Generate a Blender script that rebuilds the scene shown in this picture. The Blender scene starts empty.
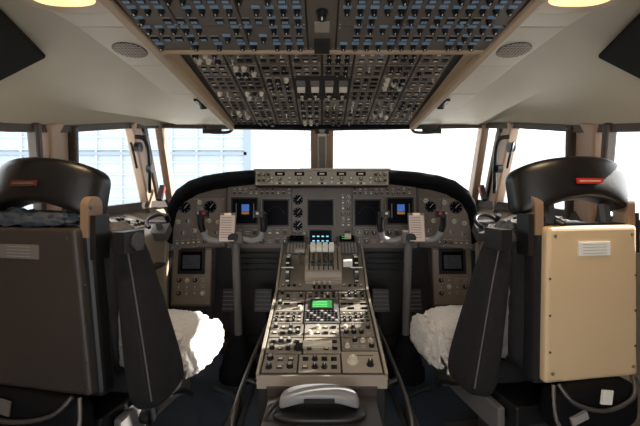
import bpy, math, random
from mathutils import Matrix, Vector, noise
rng = random.Random(7)
scene = bpy.context.scene
scene.view_settings.view_transform='Standard'
scene.view_settings.exposure=0.75
# ------------------------------------------------------------ materials
MATS = {}
def mat(name, col, rough=0.5, metal=0.0, bump=0.0, bscale=200.0, var=0.0, vscale=8.0, emit=None, estr=0.0, spec=0.5):
    if name in MATS: return MATS[name]
    m = bpy.data.materials.new(name); m.use_nodes = True
    nt = m.node_tree; b = nt.nodes['Principled BSDF']
    b.inputs['Base Color'].default_value = (*col, 1)
    b.inputs['Roughness'].default_value = rough
    b.inputs['Metallic'].default_value = metal
    b.inputs['Specular IOR Level'].default_value = spec
    tc = nt.nodes.new('ShaderNodeTexCoord')
    if var > 0:
        n = nt.nodes.new('ShaderNodeTexNoise'); n.inputs['Scale'].default_value = vscale
        n.inputs['Detail'].default_value = 4
        nt.links.new(tc.outputs['Object'], n.inputs['Vector'])
        mix = nt.nodes.new('ShaderNodeMix'); mix.data_type = 'RGBA'
        mix.inputs[6].default_value = (*[max(0, c*(1-var)) for c in col], 1)
        mix.inputs[7].default_value = (*[min(1, c*(1+var)) for c in col], 1)
        nt.links.new(n.outputs['Fac'], mix.inputs[0])
        nt.links.new(mix.outputs[2], b.inputs['Base Color'])
    if bump > 0:
        n2 = nt.nodes.new('ShaderNodeTexNoise'); n2.inputs['Scale'].default_value = bscale
        n2.inputs['Detail'].default_value = 3
        nt.links.new(tc.outputs['Object'], n2.inputs['Vector'])
        bp = nt.nodes.new('ShaderNodeBump'); bp.inputs['Strength'].default_value = bump
        bp.inputs['Distance'].default_value = 0.01
        nt.links.new(n2.outputs['Fac'], bp.inputs['Height'])
        nt.links.new(bp.outputs['Normal'], b.inputs['Normal'])
    if emit:
        b.inputs['Emission Color'].default_value = (*emit, 1)
        b.inputs['Emission Strength'].default_value = estr
    MATS[name] = m
    return m

mat('ceiling_beige', (0.40,0.355,0.275), 0.55, bump=0.05, bscale=350, var=0.05)
mat('ceiling_strip', (0.47,0.42,0.33), 0.5, bump=0.05, bscale=350)
mat('rail_tan', (0.38,0.275,0.18), 0.45, var=0.05)
mat('post_tan', (0.32,0.215,0.15), 0.5, bump=0.05, bscale=200, var=0.08)
mat('trim_brown', (0.04,0.026,0.02), 0.5)
mat('wall_tan', (0.32,0.245,0.175), 0.6, bump=0.1, bscale=200, var=0.08)
mat('sill_grey', (0.35,0.285,0.23), 0.5, var=0.08)
mat('panel_brown', (0.11,0.087,0.071), 0.45, bump=0.03, var=0.08)
mat('panel_oh', (0.13,0.108,0.095), 0.45, bump=0.03, var=0.08)
mat('panel_dark', (0.018,0.015,0.013), 0.5, var=0.1)
mat('plate_a', (0.165,0.132,0.107), 0.42, var=0.06)
mat('plate_b', (0.120,0.095,0.078), 0.42, var=0.06)
mat('plate_c',(0.21,0.183,0.153),.42,var=.06); mat('plate_d',(0.28,0.245,0.205),.42,var=.06)
mat('plate_light', (0.34,0.29,0.235), 0.4, var=0.06)
mat('black', (0.006,0.006,0.007), 0.4)
mat('black_matte', (0.005,0.005,0.006), 0.8, bump=0.1, bscale=150, spec=.12)
mat('leather', (0.004,0.004,0.005), 0.36, bump=0.06, bscale=45, var=0.3, spec=.4)
mat('fabric_dark', (0.015,0.014,0.015), 0.85, bump=0.3, bscale=260, var=0.35, vscale=30, spec=.2)
mat('cloth_bluegrey', (0.06,0.07,0.085), 0.9, bump=0.6, bscale=60, var=0.4, vscale=30, spec=.2)
mat('shell_brown', (0.033,0.026,0.023), 0.5, bump=0.05, bscale=150, var=0.12)
mat('shell_tan', (0.62,0.46,0.28), 0.5, bump=0.05, bscale=150, var=0.06, vscale=5)
mat('bracket_tan', (0.24,0.155,0.10), 0.4)
mat('wool', (0.62,0.58,0.54), 0.95, bump=1.0, bscale=55, var=0.18, vscale=40)
mat('wool_grey', (0.13,0.125,0.12), 0.95, bump=1.0, bscale=70, var=0.3, vscale=45)
mat('cream', (0.58,0.53,0.44), 0.4)
mat('tick', (0.46,0.43,0.37), 0.5)
mat('white', (0.78,0.77,0.73), 0.4)
mat('label_grey', (0.30,0.28,0.26), 0.5)
mat('label_dim', (0.15,0.135,0.125), 0.5)
mat('red', (0.40,0.02,0.015), 0.45)
mat('dim_red', (0.07,0.013,0.01), 0.5)
mat('blue_cap', (0.19,0.31,0.45), 0.35)
mat('metal', (0.50,0.49,0.47), 0.35, 1.0)
mat('dark_metal', (0.10,0.095,0.095), 0.4, 0.6)
mat('grey_paint', (0.12,0.112,0.108), 0.45)
mat('phone_grey', (0.24,0.24,0.25), 0.35)
mat('floor_carpet', (0.045,0.062,0.09), 0.95, bump=0.5, bscale=200, var=0.3, vscale=60)
mat('screen', (0.003,0.0035,0.006), 0.35, spec=.04)
mat('scr_blue', (0.03,0.08,0.22), 0.3, emit=(0.08,0.25,0.9), estr=.2)
mat('scr_cyan', (0.1,0.5,0.6), 0.3, emit=(0.3,0.7,1.0), estr=0.55)
mat('scr_green', (0.02,0.13,0.03), 0.3, emit=(0.10,0.5,0.10), estr=.12)
mat('scr_orange', (0.3,0.13,0.03), 0.3, emit=(1.0,0.4,0.05), estr=.08)
mat('scr_green_bright', (0.1,0.5,0.15), 0.3, emit=(0.3,1.0,0.4), estr=.3)
mat('lamp_glow', (1,0.8,0.5), 0.4, emit=(1.0,0.60,0.25), estr=.8)
mat('hangar_blue', (0.27,0.325,0.375), 0.7, var=0.05)
mat('hangar_dark', (0.16,0.20,0.245), 0.7)
mat('hangar_white', (0.345,0.395,0.44), 0.7)
mat('terminal_white', (0.44,0.47,0.49), 0.7)
mat('terminal_band', (0.395,0.425,0.45), 0.7)
mat('concrete', (0.62,0.61,0.58), 0.9, bump=0.2, bscale=2, var=0.1, vscale=0.1)
mat('paper', (0.62,0.50,0.46), 0.6)
g = bpy.data.materials.new('glass_pane'); g.use_nodes = True
nt = g.node_tree
for n in list(nt.nodes): nt.nodes.remove(n)
o = nt.nodes.new('ShaderNodeOutputMaterial'); tr = nt.nodes.new('ShaderNodeBsdfTransparent')
gl = nt.nodes.new('ShaderNodeBsdfGlossy'); gl.inputs['Roughness'].default_value = 0.02
mx = nt.nodes.new('ShaderNodeMixShader'); mx.inputs[0].default_value = 0.04
tr.inputs['Color'].default_value = (0.95,0.98,0.98,1)
nt.links.new(tr.outputs[0], mx.inputs[1]); nt.links.new(gl.outputs[0], mx.inputs[2]); nt.links.new(mx.outputs[0], o.inputs[0])
MATS['glass'] = g

# ------------------------------------------------------------ mesh builder
class MB:
    def __init__(s):
        s.v=[]; s.f=[]; s.m=[]; s.names=[]; s.M=Matrix.Identity(4); s.sm=[]
    def mi(s, n):
        if n not in s.names: s.names.append(n)
        return s.names.index(n)
    def add(s, vs, fs, m, smooth=False):
        o=len(s.v); s.v += [s.M @ Vector(p) for p in vs]
        s.f += [tuple(i+o for i in f) for f in fs]
        k=s.mi(m); s.m += [k]*len(fs); s.sm += [smooth]*len(fs)
    def box(s, c, d, m, R=None, top=(1,1)):
        x,y,z=d[0]/2,d[1]/2,d[2]/2; tx,ty=top
        vs=[(-x,-y,-z),(x,-y,-z),(x,y,-z),(-x,y,-z),(-x*tx,-y*ty,z),(x*tx,-y*ty,z),(x*tx,y*ty,z),(-x*tx,y*ty,z)]
        if R is not None: vs=[R @ Vector(v) for v in vs]
        vs=[Vector(v)+Vector(c) for v in vs]
        s.add(vs,[(0,3,2,1),(4,5,6,7),(0,1,5,4),(1,2,6,5),(2,3,7,6),(3,0,4,7)],m)
    def cyl(s, c, r, h, m, n=12, r2=None, R=None, smooth=True):
        if r2 is None: r2=r
        a=[(r*math.cos(2*math.pi*i/n), r*math.sin(2*math.pi*i/n), 0) for i in range(n)]
        b=[(r2*math.cos(2*math.pi*i/n), r2*math.sin(2*math.pi*i/n), h) for i in range(n)]
        vs=a+b
        if R is not None: vs=[R @ Vector(v) for v in vs]
        vs=[Vector(v)+Vector(c) for v in vs]
        s.add(vs,[(i,(i+1)%n,n+(i+1)%n,n+i) for i in range(n)],m,smooth)
        s.add(vs[n:],[tuple(range(n))],m); s.add(vs[:n],[tuple(reversed(range(n)))],m)
    def poly(s, pts, m): s.add(pts,[tuple(range(len(pts)))],m)
    def prism(s, pts, d, m):
        n=len(pts); d=Vector(d); b=[Vector(p)+d for p in pts]
        s.add(list(map(Vector,pts))+b,[tuple(range(n)),tuple(reversed(range(n,2*n)))]+[(i,n+i,n+(i+1)%n,(i+1)%n) for i in range(n)],m)
    def beam(s, p, q, w, h, m, up=(0,0,1), w2=None, h2=None):
        p=Vector(p); q=Vector(q); d=(q-p).normalized(); u=d.cross(Vector(up)).normalized(); t=u.cross(d)
        w2=w2 or w; h2=h2 or h
        vs=[p+u*a*w/2+t*b*h/2 for a,b in((-1,-1),(1,-1),(1,1),(-1,1))]+[q+u*a*w2/2+t*b*h2/2 for a,b in((-1,-1),(1,-1),(1,1),(-1,1))]
        s.add(vs,[(0,1,2,3),(7,6,5,4),(0,4,5,1),(1,5,6,2),(2,6,7,3),(3,7,4,0)],m)
    def tube(s, pts, r, m, n=10, close=False):
        P=[Vector(p) for p in pts]
        out=[]
        L=len(P)
        for i in range(L-1):
            p0=P[max(i-1,0)];p1=P[i];p2=P[i+1];p3=P[min(i+2,L-1)]
            for k in range(5):
                t=k/5
                out.append(0.5*((2*p1)+(p2-p0)*t+(2*p0-5*p1+4*p2-p3)*t*t+(-p0+3*p1-3*p2+p3)*t**3))
        out.append(P[-1]); vs=[]; up=Vector((0.13,0.21,0.97)); 
        rr = r if isinstance(r,(list,tuple)) else None
        for i,p in enumerate(out):
            d=(out[min(i+1,len(out)-1)]-out[max(i-1,0)]).normalized()
            u=d.cross(up)
            if u.length<1e-3: u=d.cross(Vector((1,0,0)))
            u.normalize(); t=u.cross(d)
            ra = r if rr is None else rr[0]+(rr[1]-rr[0])*i/(len(out)-1)
            vs += [p+u*ra*math.cos(2*math.pi*k/n)+t*ra*math.sin(2*math.pi*k/n) for k in range(n)]
        fs=[]
        for i in range(len(out)-1):
            for k in range(n): fs.append((i*n+k,i*n+(k+1)%n,(i+1)*n+(k+1)%n,(i+1)*n+k))
        s.add(vs,fs,m,True)
        s.add(vs[:n],[tuple(range(n))],m); s.add(vs[-n:],[tuple(range(n))],m)
    def sbox(s, c, d, m, R=None, p=5, N=10, f=None, fuzz=0):
        vs=[]; idx={}; fs=[]
        def vid(a):
            k=tuple(a)
            if k not in idx:
                x,y,z=[math.copysign(abs(q/N*2-1),q/N*2-1) for q in a]
                nn=(abs(x)**p+abs(y)**p+abs(z)**p)**(1/p)
                v=Vector((x/nn*d[0]/2,y/nn*d[1]/2,z/nn*d[2]/2))
                if f: v=Vector(f(v))
                if fuzz:
                    v += v.normalized()*fuzz*noise.noise(v*35)+v.normalized()*fuzz*0.6*noise.noise(v*90)
                if R is not None: v=R @ v
                idx[k]=len(vs); vs.append(v+Vector(c))
            return idx[k]
        for ax in range(3):
            for side in (0,N):
                for i in range(N):
                    for j in range(N):
                        q=[]
                        for (a,b) in ((i,j),(i+1,j),(i+1,j+1),(i,j+1)):
                            t=[0,0,0]; t[ax]=side; t[(ax+1)%3]=a; t[(ax+2)%3]=b; q.append(vid(t))
                        if side==0: q.reverse()
                        fs.append(tuple(q))
        s.add(vs,fs,m,True)
    def obj(s, name, parent=None, bevel=0, seg=2, loc=None):
        me=bpy.data.meshes.new(name)
        off=Vector((0,0,0))
        if loc is None and s.v:
            lo=Vector([min(v[i] for v in s.v) for i in range(3)]); hi=Vector([max(v[i] for v in s.v) for i in range(3)])
            off=(lo+hi)/2
        me.from_pydata([tuple(v-off) for v in s.v],[],s.f)
        for n in s.names: me.materials.append(MATS[n])
        me.polygons.foreach_set('material_index', s.m)
        me.polygons.foreach_set('use_smooth', s.sm)
        me.update()
        ob=bpy.data.objects.new(name, me); scene.collection.objects.link(ob); ob.location=off
        if bevel:
            b=ob.modifiers.new('bevel','BEVEL'); b.width=bevel; b.segments=seg; b.limit_method='ANGLE'
            b.angle_limit=math.radians(40)
        if parent:
            ob.parent=parent; ob.matrix_parent_inverse=Matrix.Translation(parent.location).inverted()
        return ob
def empty(name, loc):
    e=bpy.data.objects.new(name,None); e.location=loc; e.empty_display_size=0.1
    scene.collection.objects.link(e); return e
def frame(o,u,v):
    u=Vector(u).normalized(); v=Vector(v).normalized(); n=u.cross(v)
    M=Matrix((( u.x,v.x,n.x,o[0]),(u.y,v.y,n.y,o[1]),(u.z,v.z,n.z,o[2]),(0,0,0,1)))
    return M
def RX(a): return Matrix.Rotation(math.radians(a),3,'X')
def RY(a): return Matrix.Rotation(math.radians(a),3,'Y')
def RZ(a): return Matrix.Rotation(math.radians(a),3,'Z')

# ------------------------------------------------------------ panel detail helpers
def plate(b,x0,y0,x1,y1,m='plate_a',t=0.004,gap=0.0025,z=0.0,screws=True):
    x0+=gap;x1-=gap;y0+=gap;y1-=gap
    b.box(((x0+x1)/2,(y0+y1)/2,z+t/2),(x1-x0,y1-y0,t),m)
    if screws and min(x1-x0,y1-y0)>0.03:
        for sx in (x0+.006,x1-.006):
            for sy in (y0+.006,y1-.006): b.cyl((sx,sy,z+t),.003,.0012,'metal',6)
def knob(b,x,y,r=.009,h=.014,z=.004,m='black',cap=None):
    b.cyl((x,y,z),r*1.25,.003,'label_grey' if cap else m,12)
    b.cyl((x,y,z+.003),r,h,m,12,r*.85)
    b.box((x,y+r*.35,z+.0035+h),(r*.25,r*1.0,.001),'white')
    if cap: b.cyl((x,y,z+.003+h),r*.6,.002,cap,10)
def toggle(b,x,y,z=.004,tip='cream',a=None):
    b.cyl((x,y,z),.006,.003,'metal',6)
    a = rng.choice((-22,22)) if a is None else a
    b.cyl((x,y,z+.002),.0018,.012,'metal',6,.0028,R=RX(a))
    R=RX(a); e=R@Vector((0,0,.012)); b.cyl((x+e.x,y+e.y,z+.002+e.z),.0034,.004,tip,8,.003,R=R)
def button(b,x,y,w=.014,h=.012,z=.004,m='black',t=.005,cap=None):
    b.box((x,y,z+t/2),(w,h,t),m)
    if cap: b.box((x,y,z+t+.0006),(w*.75,h*.65,.0012),cap)
def lab(b,x,y,w,z=.004,h=.0022,m='tick'):
    b.box((x,y,z+.0003),(w,h,.0006),m)
def gauge(b,x,y,r=.025,z=.004):
    b.cyl((x,y,z),r*1.15,.006,'dark_metal',20); b.cyl((x,y,z+.006),r,.001,'screen',20)
    for k in range(8):
        a=k*math.pi/4; b.box((x+.82*r*math.cos(a),y+.82*r*math.sin(a),z+.0075),(.0025,.0025,.001),'white')
    b.box((x+.2*r,y+.2*r,z+.0078),(r*.9,.0018,.0006),'white',R=RZ(50))
def fill(b,x0,y0,x1,y1,kinds,px=.03,py=.034,z=.004,bs='black'):
    nx=max(1,int(round((x1-x0)/px))); ny=max(1,int(round((y1-y0)/py)))
    for i in range(nx):
        for j in range(ny):
            x=x0+(i+.5)*(x1-x0)/nx; y=y0+(j+.5)*(y1-y0)/ny; k=rng.choice(kinds)
            s=min(px,py)
            if k=='k': knob(b,x,y,s*.27,.012,z)
            elif k=='K': knob(b,x,y,s*.36,.016,z,cap='label_grey')
            elif k=='c': knob(b,x,y,s*.27,.012,z,m='cream')
            elif k=='t': toggle(b,x,y,z)
            elif k=='b': button(b,x,y,s*.6,s*.5,z)
            elif k=='B': button(b,x,y,s*.62,s*.55,z,cap='blue_cap')
            elif k=='w': button(b,x,y,s*.55,s*.42,z,cap='cream')
            elif k=='l':
                lab(b,x,y+s*.2,s*.7,z); lab(b,x,y-s*.1,s*.5,z)
            elif k=='d': button(b,x,y,px*.8,s*.42,z,m='screen',t=.003)
            if k in 'kKctbBw' : lab(b,x,y+py*.42,px*.55,z,.0018)

# ------------------------------------------------------------ shell of the flight deck
H=[(-1.33,-0.6,1.36),(-1.32,0.6,1.37),(-1.30,1.3,1.385),(-1.28,1.6,1.40),(-1.22,1.87,1.435),(-1.14,2.30,1.52),(-1.05,2.55,1.56)]
S=[(-1.38,-0.6,1.0),(-1.38,0.6,1.0),(-1.36,1.35,1.0),(-1.35,1.72,1.0),(-1.30,2.05,1.02),(-1.22,2.47,1.04),(-1.10,2.87,1.06)]
def mir(p,s): return (p[0]*-s, p[1], p[2])
def zc(y):
    return 1.71 if y<1.35 else 1.71-(y-1.35)*0.135
rows=[]
for (x,y,z) in H[:-1]:
    c=zc(y)
    left=[(x,y,z),(x+.07,y,z+.10),(x+.20,y,min(z+.19,c-.03)),(-.86,y,c-.012),(-.66,y,c),(-.40,y,c),(0,y,c)]
    rows.append(left+[(-p[0],p[1],p[2]) for p in reversed(left[:-1])])
last=[(-1.05,2.55,1.56),(-1.0,2.575,1.565),(-.92,2.6,1.57),(-.75,2.65,1.575),(-.6,2.68,1.575),(-.4,2.72,1.575),(0,2.76,1.575)]
rows.append(last+[(-p[0],p[1],p[2]) for p in reversed(last[:-1])])
b=MB(); vs=[p for r in rows for p in r]; n=len(rows[0])
F=[(i*n+j,i*n+j+1,(i+1)*n+j+1,(i+1)*n+j) for i in range(len(rows)-1) for j in range(n-1)]
b.add(vs,F,'ceiling_beige',True)
b.add([(p[0]*1.01,p[1],p[2]+.03) for p in vs],F,'ceiling_beige',True)
ce=b.obj('ceiling')
def ceil_z(x,y):
    for i in range(len(rows)-2):
        if H[i][1]<=y<=H[i+1][1]:
            t=(y-H[i][1])/(H[i+1][1]-H[i][1]); r=[[a[k]*(1-t)+c[k]*t for k in range(3)] for a,c in zip(rows[i],rows[i+1])]
            for a,c in zip(r,r[1:]):
                if a[0]<=x<=c[0]:
                    u=(x-a[0])/(c[0]-a[0]); return a[2]*(1-u)+c[2]*u
    return 1.6
b=MB(); b.box((0,1.2,-.03),(2.9,3.8,.06),'floor_carpet'); b.obj('floor')
b=MB()
for s in (-1,1): b.box((s*.95,-.62,.88),(.90,.04,1.76),'wall_tan')  # unseen rear wall with doorway gap, added to cut sky fill from behind
b.obj('wall_back')
for s,nm in ((-1,'wall_left'),(1,'wall_right')):
    b=MB()
    P=[mir(p,s) for p in S]
    for i in range(len(P)-1):
        a,c=P[i],P[i+1]
        b.prism([a,c,(c[0],c[1],-.0),(a[0],a[1],0)],(.04*s,0,0),'wall_tan')
    for i in range(2):
        a,c=P[i],P[i+1]; h1,h2=mir(H[i],s),mir(H[i+1],s)
        b.prism([a,c,h2,h1],(.04*s,0,0),'wall_tan')
    a=P[-1]; c=(0.0,3.3,1.06)
    b.prism([a,c,(c[0],c[1],0),(a[0],a[1],0)],(0,.04,0),'panel_dark')
    b.obj(nm)
    b=MB()
    HH=[mir(p,s) for p in H]; 
    for i in range(2,len(HH)-1):
        b.beam(HH[i],HH[i+1],.035,.035,'trim_brown')
        b.beam(P[i],P[i+1],.05,.05,'trim_brown')
    b.beam(HH[-1],(0,2.78,1.575),.03,.03,'trim_brown')
    b.beam(P[-1],(0,3.25,1.2),.04,.05,'trim_brown')
    b.obj('trim_1' if s<0 else 'trim_2')
    b=MB()
    b.beam(mir((-1.04,2.56,1.58),s),mir((-1.08,2.89,1.03),s),.075,.05,'post_tan',up=(1,0,0),w2=.09)
    b.beam(mir((-1.125,2.36,1.56),s),mir((-1.17,2.72,1.03),s),.10,.06,'post_tan',up=(1,0,0),w2=.13)
    b.beam(mir((-1.10,2.46,1.55),s),mir((-1.14,2.80,1.04),s),.05,.03,'trim_brown',up=(1,0,0))
    b.beam(mir((-1.225,1.83,1.46),s),mir((-1.31,1.98,1.0),s),.13,.05,'post_tan',up=(1,0,0),w2=.15)
    b.beam(mir((-1.20,1.92,1.46),s),mir((-1.29,2.08,1.0),s),.035,.05,'trim_brown',up=(1,0,0))
    b.beam(mir((-1.24,1.72,1.44),s),mir((-1.32,1.88,1.0),s),.035,.05,'trim_brown',up=(1,0,0))
    b.beam(mir((-1.29,1.30,1.41),s),mir((-1.36,1.36,1.0),s),.12,.05,'post_tan',up=(1,0,0))
    b.obj('window_post' , bevel=.01)
    k=1 if s<0 else 4
    b=MB(); b.poly([HH[-1],(0,2.77,1.575),(0,3.25,1.2),P[-1]],'glass'); b.obj('window_%d'%k)
    b=MB(); b.poly([HH[4],HH[5],HH[6],P[6],P[5],P[4]],'glass'); b.obj('window_%d'%(k+1))
    b=MB(); b.poly([HH[2],HH[3],HH[4],P[4],P[3],P[2]],'glass'); b.obj('window_%d'%(k+2))
b=MB(); b.beam((0,2.75,1.60),(0,3.22,1.18),.16,.04,'post_tan',up=(0,1,1),w2=.18); b.beam((0,2.72,1.59),(0,3.17,1.19),.06,.03,'plate_c',up=(0,1,1)); b.obj('trim_center_post',bevel=.008)
b=MB(); b.box((0,2.60,1.535),(.09,.07,.05),'black'); b.cyl((0,2.565,1.535),.02,.01,'label_grey',16,R=RX(90)); b.box((0,2.61,1.58),(.05,.05,.06),'grey_paint'); b.box((0,2.56,1.502),(.05,.004,.018),'paper'); b.obj('magnetic_compass',bevel=.006)

for s in (-1,1):
    b=MB()
    pts=[]
    for y in (0.9,1.3,1.6,1.9,2.1):
        xi=-.60+ (y-.9)*.05; xo=-.83+(y-.9)*.09
        pts.append((s*-xi, s*-xo, y))
    for a,c in zip(pts,pts[1:]):
        za=zc(a[2])-.030; z2=zc(c[2])-.030
        q=[(a[0],a[2],za),(a[1],a[2],za),(c[1],c[2],z2),(c[0],c[2],z2)]
        b.prism(q,(0,0,.026),'ceiling_strip')
    b.obj('trim_%d'%(3 if s<0 else 4),bevel=.004)
    b=MB(); y=1.46; x=.700*s; z=zc(y)-.031
    b.M=frame((x,y,z),(1,0,0),(0,-1,.135))
    b.cyl((0,0,0),.070,.004,'ceiling_strip',28); b.cyl((0,0,.004),.060,.001,'black',28)
    for k in range(9):
        xx=-.048+k*.012; L=2*math.sqrt(max(0,.057**2-xx**2)); b.box((0,xx,.006),(L,.0028,.002),'plate_light')
        b.box((xx,0,.0065),(.0024,L,.002),'plate_light')
    b.obj('ceiling_speaker')
    b=MB(); b.M=frame((.70*s,1.09,zc(1.09)-.030),(1,0,0),(0,-1,0))
    b.sbox((0,0,0),(.26,.20,.03),'rail_tan',p=3,N=16); b.sbox((0,.016,.012),(.17,.10,.02),'lamp_glow',p=2.5,N=16)
    b.obj('dome_light')
    L=bpy.data.lights.new('dome_lamp','AREA'); L.shape='ELLIPSE'; L.size=.16; L.size_y=.08; L.energy=2.0; L.color=(1,.72,.42)
    lo=bpy.data.objects.new('dome_lamp',L); lo.location=(.70*s,1.08,zc(1.15)-.06); scene.collection.objects.link(lo)
    b=MB(); b.M=frame((.60*s,2.02,zc(2.02)-.02),(1,0,0),(0,-1,.1))
    b.cyl((0,0,-.01),.035,.02,'black',16); b.cyl((0,0,.01),.022,.03,'black',14,.017,R=RX(25)); b.box((.02*s,.03,.01),(.018,.06,.02),'black')
    b.obj('air_vent')
    b=MB(); q=[]
    for (x,y) in ((-1.08,1.05),(-.885,1.05),(-.965,1.40),(-1.13,1.40)):
        q.append((s*-x,y,ceil_z(x,y)-.028))
    b.prism(q,(0,0,.014),'black_matte'); b.obj('stowed_sun_visor',bevel=.008)

# ------------------------------------------------------------ overhead panel
ohe=empty('overhead_panel',(0,1.5,1.65))
def ohz(y): return 1.854-.165*y
b=MB(); M=frame((0,2.15,ohz(2.15)),(1,0,0),(0,-1,.165)); k=math.sqrt(1+.165**2)
b.M=M
L=(2.15-1.347)*k; L2=(2.15-.72)*k
b.prism([(-.47,0,-.0),(.47,0,0),(.50,L,0),(-.50,L,0)],(0,0,-.05),'panel_dark')
b.prism([(-.56,L,.012),(.56,L,.012),(.60,L2,.012),(-.60,L2,.012)],(0,0,-.07),'panel_dark')
for s in (-1,1):
    b.beam((s*.485,-.01,0),(s*.612,L2,.0),.03,.05,'rail_tan',up=(0,0,1))
    b.prism([(s*.47,.0,.001),(s*.50,L,.001),(s*.57,L,.001),(s*.49,.0,.001)],(0,0,-.03),'rail_tan')
b.beam((-.575,L-.004,.008),(.575,L-.004,.008),.016,.03,'rail_tan',up=(0,0,1))
b.box((0,-.012,-.008),(.98,.024,.05),'black_matte')
b.obj('body',ohe,bevel=.004)
b=MB(); b.M=M@Matrix.Translation((0,0,.012))
for (xa,xb) in ((-.555,-.425),(-.425,-.235),(-.235,-.045),(.045,.235),(.235,.425),(.425,.555)):
    plate(b,xa,L+.012,xb,L+.15,'panel_oh',gap=.003); plate(b,xa,L+.15,xb,L+.30,'panel_oh',gap=.003); plate(b,xa,L+.30,xb,L2,'panel_oh')
plate(b,-.045,L+.012,.045,L+.30,'plate_b'); plate(b,-.045,L+.30,.045,L2,'plate_b')
for r in range(14):
    y=L+.034+r*.048
    for s in (-1,1):
        for c in range(13):
            x=s*(.070+c*.038)
            if rng.random()<.12: continue
            if r%2==0 or rng.random()<.35:
                knob(b,x,y,.0085,.012); button(b,x,y+.019,.023,.010,m='blue_cap',t=.004)
            else:
                button(b,x,y,.024,.015,m='black',t=.006,cap='blue_cap')
                lab(b,x,y+.014,.022)
button(b,0,L+.05,.05,.06,m='black',t=.02); button(b,0,L+.15,.045,.05,m='plate_light',t=.006); knob(b,0,L+.22,.015,.02)
b.obj('breaker_rows',ohe)
b=MB(); b.M=M
cols=[(-.465,-.345),(-.345,-.235),(-.235,-.115),(-.115,.0),(0,.115),(.115,.235),(.235,.345),(.345,.465)]
rws=[(.02,.12),(.12,.235),(.235,.36),(.36,.47),(.47,.60),(.60,.70),(.70,L-.01)]
for i,(xa,xb) in enumerate(cols):
    for j,(ya_,yb_) in enumerate(rws):
        if (i in(3,4)) and j in (3,4): continue
        plate(b,xa,ya_,xb,yb_,rng.choice(('plate_a','plate_b','plate_a','plate_c')),gap=.004)
        kinds=rng.choice((['w','b','t'],['k','w','k','b'],['t','k','w','c'],['b','b','w'],['K','c','k'],['k','w','d'],['w','w','B']))
        fill(b,xa+.010,ya_+.008,xb-.010,yb_-.008,kinds,.034,.038)
plate(b,-.115,.36,.115,.60,'panel_dark')
for q in range(4):
    x=-.085+q*.057
    b.box((x,.53,.012),(.035,.06,.018),'grey_paint'); b.box((x,.53,.03),(.030,.014,.02),'cream'); 
    knob(b,x,.45,.012,.018,m='black',cap='cream'); toggle(b,x,.40)
for q in range(6): button(b,-.09+q*.036,.385,.018,.014,cap='cream')
b.obj('switch_panels',ohe)

# ------------------------------------------------------------ glareshield
ge=empty('instrument_panel',(0,2.7,1.0))
st=[(-.950,.90),(-.945,1.0),(-.93,1.09),(-.895,1.155),(-.82,1.215),(-.73,1.248),(-.62,1.268),(-.46,1.282),(-.3,1.288),(0,1.29)]
st=st+[(-x,z) for x,z in reversed(st[:-1])]
b=MB(); vs=[]
for x,z in st:
    e=min(1,max(0,(abs(x)-.55)/.4)); yo=-.10*e
    pr=[(2.70,-.10),(2.56,-.080),(2.515,-.062),(2.505,-.035),(2.53,-.008),(2.62,0),(2.95-.2*e,-.02),(3.05-.25*e,-.12)]
    for (y,dz) in pr: vs.append((x*(1.0 if dz>-.06 else .985),y+yo,z+dz))
n=8
fs=[(i*n+j,(i+1)*n+j,(i+1)*n+(j+1)%n,i*n+(j+1)%n) for i in range(len(st)-1) for j in range(n)]
fs+=[tuple(range(n)),tuple(reversed(range((len(st)-1)*n,len(st)*n)))]
b.add(vs,fs,'black_matte',True); b.obj('glareshield',ge)
b=MB(); b.M=frame((0,2.475,1.225),(1,0,0),(0,.12,1))
b.box((0,0,-.05),(.83,.098,.10),'panel_dark'); b.box((0,.052,-.05),(.85,.012,.12),'plate_light')
plate(b,-.412,-.046,.412,.046,'plate_d')
for s in (-1,1):
    plate(b,s*.36-.045,-.04,s*.36+.045,.04,'plate_a',z=.004)
    fill(b,s*.36-.042,-.036,s*.36+.042,.036,['K','b','k'],.03,.036,z=.008)
for x in (-.26,-.14,0,.12,.24):
    b.box((x,.024,.006),(.06,.024,.006),'screen'); b.box((x,.024,.0095),(.03,.009,.001),'paper')
    knob(b,x,-.006,.013,.02,cap='label_grey')
    for q in (-1,0,1): button(b,x+q*.019,-.034,.014,.011,m='cream' if q else 'black')
for x in (-.2,-.07,.06,.18,.3,-.31): button(b,x,.0,.018,.022,cap='cream'); toggle(b,x,-.028)
b.obj('mode_control_panel',ge,bevel=0)
b=MB(); b.M=frame((0,2.65,1.0),(1,0,0),(0,.05,1))
b.prism([(-.64,-.24,-.02),(.64,-.24,-.02),(.64,.22,-.02),(-.64,.22,-.02)],(0,0,-.02),'panel_dark')
def display(b,x,y,w=.19,kind=None):
    b.box((x,y,-.005),(w*1.02,w*1.02,.03),'plate_a'); b.box((x,y,.012),(w*.97,w*.97,.006),'black'); b.box((x,y,.0155),(w*.86,w*.86,.002),'screen')
    if kind=='pfd':
        b.box((x+.005,y+.02,.0172),(w*.26,w*.24,.001),'scr_blue'); b.box((x+.005,y-.014,.0172),(w*.26,w*.09,.001),'scr_orange')
        b.box((x-.055,y,.0172),(.006,w*.5,.001),'grey_paint'); b.box((x+.06,y,.0172),(.006,w*.5,.001),'grey_paint')
    if kind=='nd':
        for k in range(9):
            a=math.radians(25+k*16); b.box((x+.06*math.cos(a),y-.04+.08*math.sin(a),.0172),(.003,.003,.001),'grey_paint')
    if kind=='eicas':
        for r in range(3):
            for c in range(4): b.box((x-.045+c*.03,y+.03-r*.03,.0172),(.016,.008 if r<2 else .005,.001),'scr_cyan')
plate(b,-.63,-.235,-.20,.20,'panel_brown',z=-.02,t=.012); plate(b,-.20,-.235,.20,.20,'panel_brown',z=-.02,t=.012); plate(b,.20,-.235,.63,.20,'panel_brown',z=-.02,t=.012)
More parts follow.
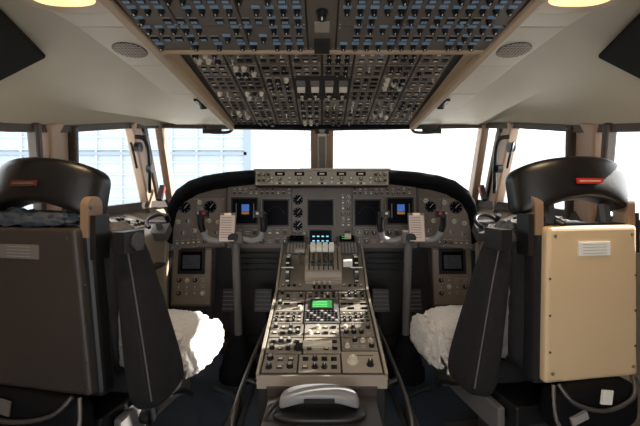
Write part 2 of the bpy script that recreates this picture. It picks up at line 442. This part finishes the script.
display(b,-.51,.012,kind='pfd'); display(b,-.305,.0,kind='nd'); display(b,-.01,.0,kind=None); display(b,.30,.0,kind='nd'); display(b,.515,.012,kind='pfd')
display(b,-.01,-.185,.16,kind='eicas')
for z_ in (.085,.0,-.085): gauge(b,-.16,z_,.033,-.008)
fill(b,.12,-.10,.195,.12,['k','w','t','K'],.035,.04,z=-.008)
fill(b,-.60,.115,-.20,.17,['w','b','l','k'],.035,.028,z=-.008); fill(b,.20,.115,.60,.17,['w','b','l','k'],.035,.028,z=-.008)
fill(b,-.62,-.22,-.22,-.105,['k','l','w','b','K'],.05,.05,z=-.008); fill(b,.22,-.22,.62,-.105,['k','l','w','b','K'],.05,.05,z=-.008)
fill(b,-.20,-.22,-.10,-.12,['k','w'],.035,.035,z=-.008)
b.box((.165,-.17,.0),(.035,.10,.02),'black'); b.cyl((.165,-.15,.01),.007,.07,'metal',8); b.cyl((.145,-.15,.08),.02,.04,'cream',14,R=RY(90))
b.obj('main_instruments',ge)
for s in (-1,1):
    b=MB()
    o=Vector((s*.79,2.575,.97)); u=Vector((.31,.16 if s<0 else -.16,0)).normalized()
    b.M=frame(o,u,(0,.03,1))
    b.prism([(-.18,-.2,-.02),(.18,-.2,-.02),(.18,.22 if s<0 else .12,-.02),(.0,.2,-.02),(-.18,.12 if s<0 else .22,-.02)],(0,0,-.02),'panel_brown')
    plate(b,-.165,-.19,-.02,.13,'plate_b',z=-.02,t=.012); plate(b,-.02,-.19,.165,.13,'plate_a',z=-.02,t=.012)
    gauge(b,s*.0-.09,.07,.035,-.008); gauge(b,.07,.07,.038,-.008)
    for (x,y) in ((-.13,-.02),(-.07,-.02),(.0,.0),(.06,-.02),(.12,-.03),(-.10,-.09),(-.03,-.08),(.04,-.09),(.11,-.10),(.0,.10),(-.12,.11)):
        knob(b,x,y,.014,.018,z=-.008,m=rng.choice(('black','cream')),cap='label_grey')
    fill(b,-.15,-.18,.15,-.13,['w','t','k'],.035,.04,z=-.008)
    b.obj('outboard_panel',ge)
    b=MB(); b.M=frame((s*.825,2.53,.60),(1,0,0),(0,.12,1))
    b.box((0,0,-.05),(.25,.36,.10),'panel_brown')
    plate(b,-.12,-.17,.12,.17,'plate_c'); b.box((0,.10,.008),(.17,.16,.012),'black'); b.box((0,.10,.0145),(.135,.12,.002),'screen'); b.box((0,.095,.0158),(.11,.085,.0008),'cloth_bluegrey')
    fill(b,-.1,-.12,.1,-.0,['k','l','t','c'],.045,.045)
    b.obj('lower_outboard_panel',ge)
b=MB(); b.box((0,3.0,.45),(1.9,.04,.9),'panel_dark')
for s in (-1,1):
    for k in range(5): b.box((s*.50,2.96,.72-k*.04),(.34,.03,.008),'black')
b.box((0,2.85,.76),(1.30,.34,.03),'panel_dark')
b.obj('footwell_bulkhead',ge)
for s in (-1,1):
    e=empty('rudder_pedals',(s*.51,2.75,.3))
    b=MB()
    for q in (-1,1):
        x=s*.51+q*.11
        b.M=frame((x,2.72,.40),(1,0,0),(0,.3,1))
        b.box((0,0,0),(.11,.15,.02),'black')
        for k in range(5): b.box((0,-.055+k*.027,.012),(.10,.006,.006),'grey_paint')
        b.M=Matrix.Identity(4)
        b.beam((x,2.74,.34),(x,2.86,.02),.03,.03,'dark_metal',up=(1,0,0))
    b.obj('pedals',e)
    b=MB(); b.box((s*.51,2.86,.04),(.42,.14,.08),'panel_dark'); b.obj('base',e,bevel=.01)

# ------------------------------------------------------------ side consoles
for s in (-1,1):
    e=empty('side_console',(s*1.15,2.2,.5))
    b=MB()
    sec=[(1.34,1.0),(1.30,1.0),(1.04,.93),(.97,.90),(.96,.0),(1.32,.0)]
    ys=[1.72,2.02,2.46]
    def sx(x,y): return s*(x-(0 if y<2.05 else (y-2.05)*.2 if x>1.1 else 0))
    pts=[(sx(x,y),y,z) for y in ys for (x,z) in sec]
    n=6
    fs=[(i*n+j,(i+1)*n+j,(i+1)*n+(j+1)%n,i*n+(j+1)%n) for i in range(2) for j in range(n)]
    fs+=[tuple(range(n)),tuple(range(2*n,3*n))]
    b.add(pts,fs,'sill_grey')
    b.obj('body',e,bevel=.012)
    b=MB()
    u=Vector((.26,0,.07 if s>0 else -.07)); 
    b.M=frame((s*1.14,2.10,.962),u,(0,1,0))
    for (xa,xb,y0,y1) in ((-.11,.0,.0,.15),(0,.1,.0,.15),(-.11,.0,.15,.33),(0,.08,.15,.33),(-.11,.11,-.2,.0)):
        if s<0: xa,xb=-xb,-xa
        plate(b,xa,y0,xb,y1,rng.choice(('plate_a','plate_b','plate_light')))
        fill(b,xa+.01,y0+.01,xb-.01,y1-.01,['k','t','b','w','K'],.038,.04)
    b.box((.03*s,.30,.006),(.06,.05,.006),'white')
    b.box((-.02*s,-.10,.025),(.12,.13,.05),'grey_paint'); b.box((-.02*s,-.10,.052),(.03,.1,.004),'red')
    b.obj('controls',e)
    b=MB(); c=Vector((s*.94,2.32,.93))
    b.M=frame(c,(1,0,0),(0,.8,.6))
    ring=[(.06*math.cos(a*math.pi/6),.06*math.sin(a*math.pi/6),.05) for a in range(0,9)]
    b.tube(ring,.011,'black'); b.cyl((0,0,0),.018,.05,'grey_paint',12); b.box((0,0,.048),(.12,.02,.012),'grey_paint'); b.box((0,0,-.03),(.09,.09,.06),'grey_paint')
    b.cyl((.06,0,.05),.014,.05,'black',10)
    b.obj('tiller',e)
    b=MB(); b.box((s*.94,2.05,.60),(.05,.50,.26),'wall_tan'); b.box((s*.915,2.05,.73),(.06,.46,.02),'panel_dark'); b.obj('map_pocket',e,bevel=.01)
    b=MB()
    b.tube([(s*1.09,2.33,1.46),(s*1.04,2.36,1.44),(s*1.06,2.45,1.30),(s*1.08,2.50,1.18),(s*1.11,2.58,1.14)],.013,'black')
    b.tube([(s*1.10,2.30,1.42),(s*1.07,2.27,1.36),(s*1.08,2.33,1.28)],.008,'black')
    b.cyl((s*1.09,2.34,1.40),.03,.03,'black',14,R=RY(90)); b.cyl((s*1.07,2.45,1.28),.025,.03,'black',14,R=RY(90))
    b.box((s*1.07,2.66,1.13),(.03,.03,.11),'black',R=RX(-32)); b.box((s*1.05,2.66,1.14),(.004,.018,.06),'red',R=RX(-32))
    b.obj('window_crank_handle')
    b=MB(); b.tube([(s*.76,2.58,1.555),(s*.72,2.55,1.52),(s*.60,2.56,1.52),(s*.58,2.60,1.555)],.010,'black'); b.box((s*.70,2.555,1.525),(.12,.02,.03),'black'); b.obj('sun_visor_clip')

# ------------------------------------------------------------ control columns
for s in (-1,1):
    x=s*.51; e=empty('control_column',(x,2.4,.4))
    b=MB()
    b.tube([(x,2.36,.86),(x,2.38,.7),(x,2.43,.35),(x,2.46,.02)],.024,'grey_paint',14)
    b.cyl((x,2.46,0),.12,.06,'black_matte',20); b.cyl((x,2.45,.06),.11,.12,'black_matte',20,.08); b.cyl((x,2.445,.18),.08,.09,'black_matte',20,.035)
    b.obj('column',e)
    b=MB()
    b.box((x,2.34,.875),(.10,.07,.075),'grey_paint'); b.cyl((x,2.30,.875),.028,.02,'black',16,R=RX(90))
    b.obj('hub',e,bevel=.012)
    b=MB()
    for q in (-1,1):
        b.tube([(x+q*.04,2.34,.87),(x+q*.10,2.33,.855),(x+q*.155,2.31,.875),(x+q*.175,2.29,.93)],[.018,.017],'phone_grey',10)
        b.tube([(x+q*.172,2.292,.915),(x+q*.18,2.275,.96),(x+q*.175,2.255,1.02)],[.018,.022],'black',12)
        b.box((x+q*.155,2.25,1.015),(.05,.03,.035),'black'); b.cyl((x+q*.15,2.235,1.02),.008,.012,'red' if q*s>0 else 'cream',10,R=RX(90))
    b.obj('horns',e)
    b=MB(); b.M=frame((x-.035+(.07 if s>0 else 0),2.30,.935),(1,0,0),(0,.25,1)); b.box((0,0,-.004),(.095,.17,.006),'grey_paint'); b.box((0,-.005,.0005),(.085,.15,.003),'paper')
    for k in range(9): b.box((-.005,.055-k*.014,.0023),(.06,.003,.0006),'grey_paint')
    b.box((0,.075,.004),(.04,.015,.01),'metal'); b.obj('checklist_clip',e)

# ------------------------------------------------------------ center pedestal
pe=empty('center_pedestal',(0,2.0,.3))
ya,za,yb,zb=1.60,.405,2.27,.571
b=MB()
b.prism([(-.255,ya,0),(-.255,ya,za),(-.255,yb,zb),(-.255,2.62,.79),(-.255,2.72,.79),(-.255,2.72,0)],(.51,0,0),'panel_dark')
b.obj('body',pe,bevel=.006)
b=MB()
for s in (-1,1):
    b.beam((s*.258,ya,za),(s*.258,yb,zb),.012,.03,'plate_light')
    b.beam((s*.258,yb,zb),(s*.258,2.62,.79),.012,.03,'plate_light')
    b.tube([(s*.27,2.34,.44),(s*.29,2.25,.43),(s*.325,1.9,.36),(s*.345,1.6,.29),(s*.345,1.52,.20),(s*.33,1.50,.0)],.010,'dark_metal')
    for yy,zz in ((1.75,.325),(2.05,.39)):
        b.beam((s*.25,yy,zz-.03),(s*.335-s*(yy-1.75)*.08,yy,zz),.016,.01,'dark_metal')
b.box((0,ya-.004,za-.02),(.52,.012,.05),'plate_light')
b.obj('edge_trim',pe)
sl=(zb-za)/(yb-ya); Lp=math.hypot(zb-za,yb-ya)
b=MB(); b.M=frame((0,ya,za),(1,0,0),(0,1,sl))
b.box((0,Lp/2,.001),(.50,Lp-.01,.004),'panel_dark')
colsP=[(-.248,-.085),(-.085,.085),(.085,.248)]
G=.004
plate(b,-.248,.01,-.10,.13,'plate_c',z=.003,gap=G); fill(b,-.24,.02,-.11,.12,['K','k','w'],.042,.048,z=.007)
plate(b,-.10,.01,.08,.13,'plate_d',z=.003,gap=G); fill(b,-.09,.02,.07,.12,['b','k','l','w'],.04,.045,z=.007)
plate(b,.08,.01,.248,.15,'plate_light',z=.003,gap=G); knob(b,.13,.08,.02,.02,z=.007,m='cream'); knob(b,.20,.06,.013,.02,z=.007); lab(b,.17,.12,.1,.007,.004,'black')
for (y0,y1) in ((.13,.25),(.25,.36)):
    for i,(xa,xb) in enumerate(colsP):
        y0b = y0+.02 if (i==2 and y0<.2) else y0
        plate(b,xa,y0b,xb,y1,'plate_c' if i!=1 else 'plate_d',z=.003,gap=G)
        fill(b,xa+.010,y0b+.010,xb-.010,y1-.010,[['K','k','b','w'],['w','c','b','l'],['c','k','l','K']][i],.036,.040,z=.007)
b.box((-.02,.19,.012),(.13,.04,.012),'cream'); b.box((-.1,.165,.012),(.03,.03,.03),'black')
plate(b,-.09,.36,.09,.60,'grey_paint',z=.003,t=.008)
b.box((0,.53,.014),(.125,.095,.006),'black'); b.box((0,.53,.0175),(.105,.075,.001),'scr_green')
for r in range(4): b.box((-.01,.505+r*.016,.0183),(.075,.0035,.0006),'scr_green_bright')
for r in range(5):
    for c in range(9): button(b,-.072+c*.018,.382+r*.021,.012,.013,z=.011,m='label_grey' if (r+c)%4==0 else 'black',cap=None)
for s in (-1,1):
    xa,xb=sorted((s*.09,s*.248))
    plate(b,xa,.36,xb,.47,'plate_c',z=.003,gap=G); fill(b,xa+.008,.37,xb-.008,.465,['b','b','k','w'],.026,.028,z=.007)
    plate(b,xa,.47,xb,.575,'plate_d',z=.003,gap=G); fill(b,xa+.008,.48,xb-.008,.57,['K','d','l','c'],.04,.04,z=.007)
    plate(b,xa,.575,xb,Lp-.005,'plate_c',z=.003,gap=G); fill(b,xa+.008,.58,xb-.008,Lp-.012,['k','w','l'],.034,.034,z=.007)
plate(b,-.09,.60,.09,Lp-.005,'plate_c',z=.003); fill(b,-.08,.605,.08,Lp-.012,['k','b','w'],.03,.03,z=.007)
b.obj('radio_panels',pe)
b=MB(); Lq=math.hypot(.35,.219); b.M=frame((0,yb,zb),(1,0,0),(0,.35,.219))
plate(b,-.25,.005,.25,Lq,'plate_c',z=.0,t=.01)
plate(b,-.10,.05,.115,Lq-.02,'plate_light',z=.01,t=.012)
for k in range(9):
    a0=math.pi*k/9; a1=math.pi*(k+1)/9
    b.prism([(-.10,.20-.13*math.cos(a0),.02+.06*math.sin(a0)),(-.10,.20-.13*math.cos(a1),.02+.06*math.sin(a1)),(-.10,.20,.02)],(.215,0,0),'plate_light')
for k in range(7): b.box((-.075+k*.028,.19,.083),(.006,.19,.006),'black')
for k in range(4):
    x=-.050+k*.034
    b.beam((x,.20,.05),(x,.10,.235),.009,.022,'metal',up=(1,0,0)); b.cyl((x-.015,.10,.235),.021,.030,'white',16,R=RY(90)); b.box((x,.085,.262),(.026,.034,.034),'white')
    b.beam((x,.15,.10),(x,.055,.165),.006,.014,'dark_metal',up=(1,0,0)); b.cyl((x-.011,.055,.165),.012,.022,'black',10,R=RY(90))
b.beam((-.125,.22,.02),(-.125,.13,.19),.008,.02,'metal',up=(1,0,0)); b.cyl((-.150,.13,.195),.015,.05,'label_grey',12,R=RY(90))
b.beam((.14,.20,.02),(.14,.08,.14),.008,.02,'metal',up=(1,0,0)); b.box((.145,.075,.15),(.05,.028,.034),'white')
for s in (-1,1):
    b.cyl((s*.20-.012,.16,.0),.10,.024,'black',32,R=RY(90))
    for k in range(6):
        a=math.pi*(k+.5)/6; b.box((s*.20,.16-.10*math.cos(a),.10*math.sin(a)),(.02,.008,.008),'white')
    b.cyl((s*.20-.035,.11,.085),.006,.07,'metal',8,R=RY(90))
for k in range(4):
    x=-.045+k*.03; b.box((x,.03,.02),(.014,.03,.03),'black'); b.box((x,.03,.042),(.012,.012,.02),'cream')
fill(b,-.24,.02,-.11,.06,['w','k'],.03,.03,z=.01); fill(b,.11,.02,.24,.06,['w','k'],.03,.03,z=.01)
b.obj('throttle_quadrant',pe)
b=MB()
for s in (-1,1):
    b.M=frame((s*.165,2.60,.80),(1,0,0),(0,.25,.18))
    b.box((0,0,-.02),(.14,.20,.05),'grey_paint'); b.box((0,.05,.007),(.10,.07,.004),'black'); b.box((0,.05,.0095),(.085,.055,.001),'screen')
    if s>0:
        for r in range(2): b.box((-.01,.04+r*.02,.0105),(.05,.004,.0006),'scr_green_bright')
    for r in range(5):
        for c in range(6): button(b,-.05+c*.02,-.08+r*.018,.012,.011,z=.005,m='label_grey')
b.obj('flight_computer_keypads',pe)
b=MB(); b.box((.0,1.47,.16),(.40,.22,.32),'trim_brown'); b.box((0,1.47,.325),(.42,.24,.02),'dark_metal'); b.box((0,1.357,.16),(.34,.01,.26),'wall_tan'); b.box((0,1.350,.20),(.03,.006,.24),'black')
b.box((0,1.59,.20),(.44,.02,.34),'trim_brown')
b.obj('aft_cabinet',pe,bevel=.006)
b=MB()
cx=-.01
b.sbox((cx,1.47,.345),(.34,.17,.03),'black',p=4)
def hs(v):
    x,y,z=v; t=abs(x)/.145
    z2=z*(1+.45*t**3)-.012*t**4*1 + .02*(1-t*t); return (x,y*(1+.18*t**3),z2)
b.sbox((cx,1.47,.385),(.29,.085,.038),'phone_grey',p=4,N=14,f=hs)
b.box((cx,1.425,.398),(.11,.006,.014),'black'); 
b.tube([(cx-.14,1.47,.38),(cx-.19,1.42,.34),(cx-.215,1.40,.22),(cx-.22,1.42,.05)],.006,'black')
b.obj('telephone_handset')

# ------------------------------------------------------------ seats
def seat(cx,cy,s,shell,yaw,wt,wb,W,hz):
    e=empty('pilot_seat',(cx,cy,0))
    M=Matrix.Translation((cx,cy,0))@Matrix.Rotation(math.radians(-yaw*s),4,'Z')
    tan = shell=='shell_tan'
    def B():
        b=MB(); b.M=M; return b
    b=B()
    b.prism([(-wb-.02,.0,.50),(wb+.02,.0,.50),(wt+.02,.0,1.035),(-wt-.02,.0,1.035)],(0,.07,0),'fabric_dark' if tan else 'black')
    b.obj('back_frame',e,bevel=.02,seg=3)
    b=B()
    b.prism([(-wb,-.025,.515),(wb,-.025,.515),(wt,-.03,1.03),(-wt,-.03,1.03)],(0,.04,0),shell)
    b.obj('back_shell',e,bevel=.014,seg=3)
    b=B()
    b.box((0,-.031,.955),(.12 if tan else .15,.004,.045),'white' if tan else 'label_dim')
    for k in range(4): b.box((0,-.0335,.970-k*.010),(.09,.001,.0015),'label_grey')
    for q in (-1,1):
        for z in (.55,1.0): b.cyl((q*(wb-.025 if z<.7 else wt-.025),-.028,z),.006,.004,'metal' if tan else 'dark_metal',8,R=RX(90))
        for k in range(3): b.cyl((q*(wb-.016),-.027,.62+k*.12),.004,.003,'dark_metal',8,R=RX(90))
    b.obj('label_plate',e)
    b=B()
    b.sbox((0,.13,.765),(2*wt+.12,.16,.53),'fabric_dark',p=6,N=12)
    b.sbox((0,.205,.77),(2*wt+.07,.09,.53),'wool_grey',p=5,N=26,fuzz=.010)
    b.sbox((s*(wt+.045),.15,.79),(.09,.12,.49),'wool_grey',p=4,N=22,fuzz=.012,R=RY(-s*7))
    b.obj('backrest_cushion',e)
    b=B()
    R=RY(-s*13)
    def tp(v): return (v[0]*(1-.25*v[2]/.26),v[1]*(1-.35*v[2]/.26),v[2])
    b.sbox((s*(wt+.13),.13,.72),(.085,.17,.56),'fabric_dark',p=5,N=14,R=R,f=tp)
    pts=[R@Vector((s*dx*(1-.25*zz/.26),-.078*(1-.35*zz/.26),zz))+Vector((s*(wt+.13),.13,.72)) for dx,zz in ((.036,-.24),(.037,-.1),(.037,.1),(.033,.24))]
    b.tube(pts,.0025,'dark_metal',6)
    b.box((s*(wt+.10),.09,.98),(.04,.10,.07),'black'); b.cyl((s*(wt+.06),.10,.98),.03,.07,'dark_metal',14,R=RY(90))
    b.obj('armrest_inboard',e)
    b=B()
    b.sbox((-s*(wt+.06),.13,.72),(.06,.13,.50),'fabric_dark',p=5,N=10)
    b.obj('armrest_outboard',e)
    b=B()
    for q in (-1,1):
        b.box((q*(wt+.008),.03,1.05),(.03,.06,.10),'bracket_tan'); b.cyl((q*(wt+.008)-.015,.03,1.10),.030,.03,'bracket_tan',20,R=RY(90))
        b.box((q*(wt+.035),.035,1.0),(.02,.06,.14),'black')
    b.obj('headrest_brackets',e)
    b=B()
    for q in (-1,1): b.beam((q*.11,.03,1.01),(q*.11,.05,hz-.03),.022,.022,'dark_metal',up=(0,1,0))
    b.obj('headrest_posts',e)
    b=B()
    def hb(v):
        x,y,z=v; t=abs(x)/W
        return (x, y*(1-.15*t)+.06*t*t, z-.018*t*t-(.055*t*t if z<0 else 0))
    b.sbox((0,.035,hz),(2*W,.12,.145),'leather',p=4.2,N=24,f=hb,R=RX(-12))
    b.obj('headrest',e)
    b=B(); rd='red' if tan else 'dim_red'
    b.box((.02*s,-.034,hz-.01),(.10,.004,.018),rd,R=RX(-12)); b.box((.02*s,-.0365,hz-.01),(.08,.001,.004),'tick' if tan else 'grey_paint',R=RX(-12))
    b.obj('headrest_label',e)
    b=B()
    b.sbox((s*.04,.42,.46),(.50,.50,.10),'fabric_dark',p=6,N=10)
    b.sbox((s*.06,.47,.525),(.52,.52,.10),'wool',p=3.6,N=34,fuzz=.016)
    b.sbox((s*.31,.52,.46),(.07,.44,.17),'wool',p=3.2,N=26,fuzz=.016,R=RY(-s*10))
    b.obj('seat_cushion',e)
    b=B()
    b.box((0,.30,.37),(.46,.50,.07),'black'); b.box((0,.30,.20),(.24,.34,.34),'dark_metal'); b.box((0,.30,.025),(.46,.56,.05),'dark_metal')
    b.box((s*.25,.30,.33),(.03,.40,.10),'grey_paint'); b.cyl((s*.25,.22,.33),.03,.05,'black',14,R=RY(90)); b.tube([(s*.27,.40,.33),(s*.31,.44,.36),(s*.31,.50,.37)],.009,'black')
    b.obj('seat_base',e,bevel=.008)
    b=B()
    b.sbox((0,-.01,.43),(2*wb*.92,.10,.17),'black_matte',p=4,N=10)
    b.tube([(-wb*.8,-.04,.52),(-wb*.6,-.07,.47),(0,-.075,.44),(wb*.6,-.07,.47),(wb*.8,-.04,.52)],.007,'dark_metal')
    b.tube([(-wb*.9,-.04,.52),(-wb*.95,-.065,.42),(-wb*.6,-.075,.34)],.006,'grey_paint'); b.tube([(wb*.9,-.04,.52),(wb*.95,-.065,.42),(wb*.6,-.075,.34)],.006,'grey_paint')
    b.box((0,-.078,.485),(.04,.006,.045),'white' if tan else 'grey_paint',R=RY(8)); b.box((-.09,-.066,.42),(.06,.01,.025),'dim_red' if not tan else 'label_grey',R=RY(-20))
    b.obj('life_vest_pouch',e)
    b=B()
    b.tube([(s*.08,.01,1.03),(s*.11,.06,1.05),(s*.13,.16,1.02),(s*.13,.26,.9),(s*.12,.28,.7)],.014,'black')
    if not tan:
        b.sbox((-s*.02,.02,1.058),(.34,.08,.05),'cloth_bluegrey',p=3,N=22,fuzz=.02)
    b.box((s*.33,.36,.40),(.03,.06,.10),'metal',R=RX(20)); b.tube([(s*.29,.20,.45),(s*.33,.26,.40),(s*.34,.36,.36),(s*.32,.45,.30)],.012,'black')
    b.obj('harness',e)
    return e
seat(-.955,1.30,1,'shell_brown',12,.205,.26,.215,1.182)
seat(.900,1.36,-1,'shell_tan',10,.172,.180,.228,1.190)
for s in (-1,1):
    b=MB()
    for x in (.40,.46): b.box((s*x,1.7,.008),(.02,1.9,.016),'metal')
    b.tube([(s*.43,1.2,.012),(s*.43,2.0,.012),(s*.48,2.2,.012),(s*.62,2.3,.012)],.012,'dark_metal')
    b.obj('trim_%d'%(5 if s<0 else 6))

# ------------------------------------------------------------ outside
b=MB(); b.box((0,60,-8.1),(400,400,.2),'concrete'); b.obj('airport_apron')
b=MB(); b.box((-26,52,4),(35,8,24),'hangar_blue')
for k in range(13): b.box((-26,47.9,-6+k*1.5),(35,.25,.12),'hangar_white')
for k in range(12): b.box((-42+k*3,47.9,4),(.2,.3,24),'hangar_white')
b.box((-8.9,48,4),(.9,.6,24),'hangar_dark'); b.box((-26,47.8,5.5),(34,.2,.4),'hangar_dark')
b.obj('hangar_building')
b=MB(); b.box((30,95,3),(70,10,22),'terminal_white')
for k in range(7): b.box((30,89.9,-4+k*2.4),(70,.3,.3),'terminal_band')
b.obj('terminal_building')

# ------------------------------------------------------------ lights
w=bpy.data.worlds.new('sky'); scene.world=w; w.use_nodes=True
nt=w.node_tree; bg=nt.nodes['Background']; bg.inputs['Color'].default_value=(.97,.98,1,1); bg.inputs['Strength'].default_value=2.5
Ls=bpy.data.lights.new('sun','SUN'); Ls.energy=11; Ls.angle=.009; Ls.color=(1,.95,.88)
so=bpy.data.objects.new('sun',Ls); scene.collection.objects.link(so)
d=Vector((1,.18,.52)).normalized(); so.rotation_euler=d.to_track_quat('Z','Y').to_euler()

# ------------------------------------------------------------ camera
cam=bpy.data.cameras.new('camera'); co=bpy.data.objects.new('camera',cam); scene.collection.objects.link(co); scene.camera=co
cam.sensor_width=36; cam.sensor_fit='HORIZONTAL'; cam.lens=22.5
co.location=(0,0,1.15); co.rotation_euler=(math.radians(90),0,0)
cam.shift_y=-23/640; cam.shift_x=-2/640; cam.clip_start=.02; cam.clip_end=500
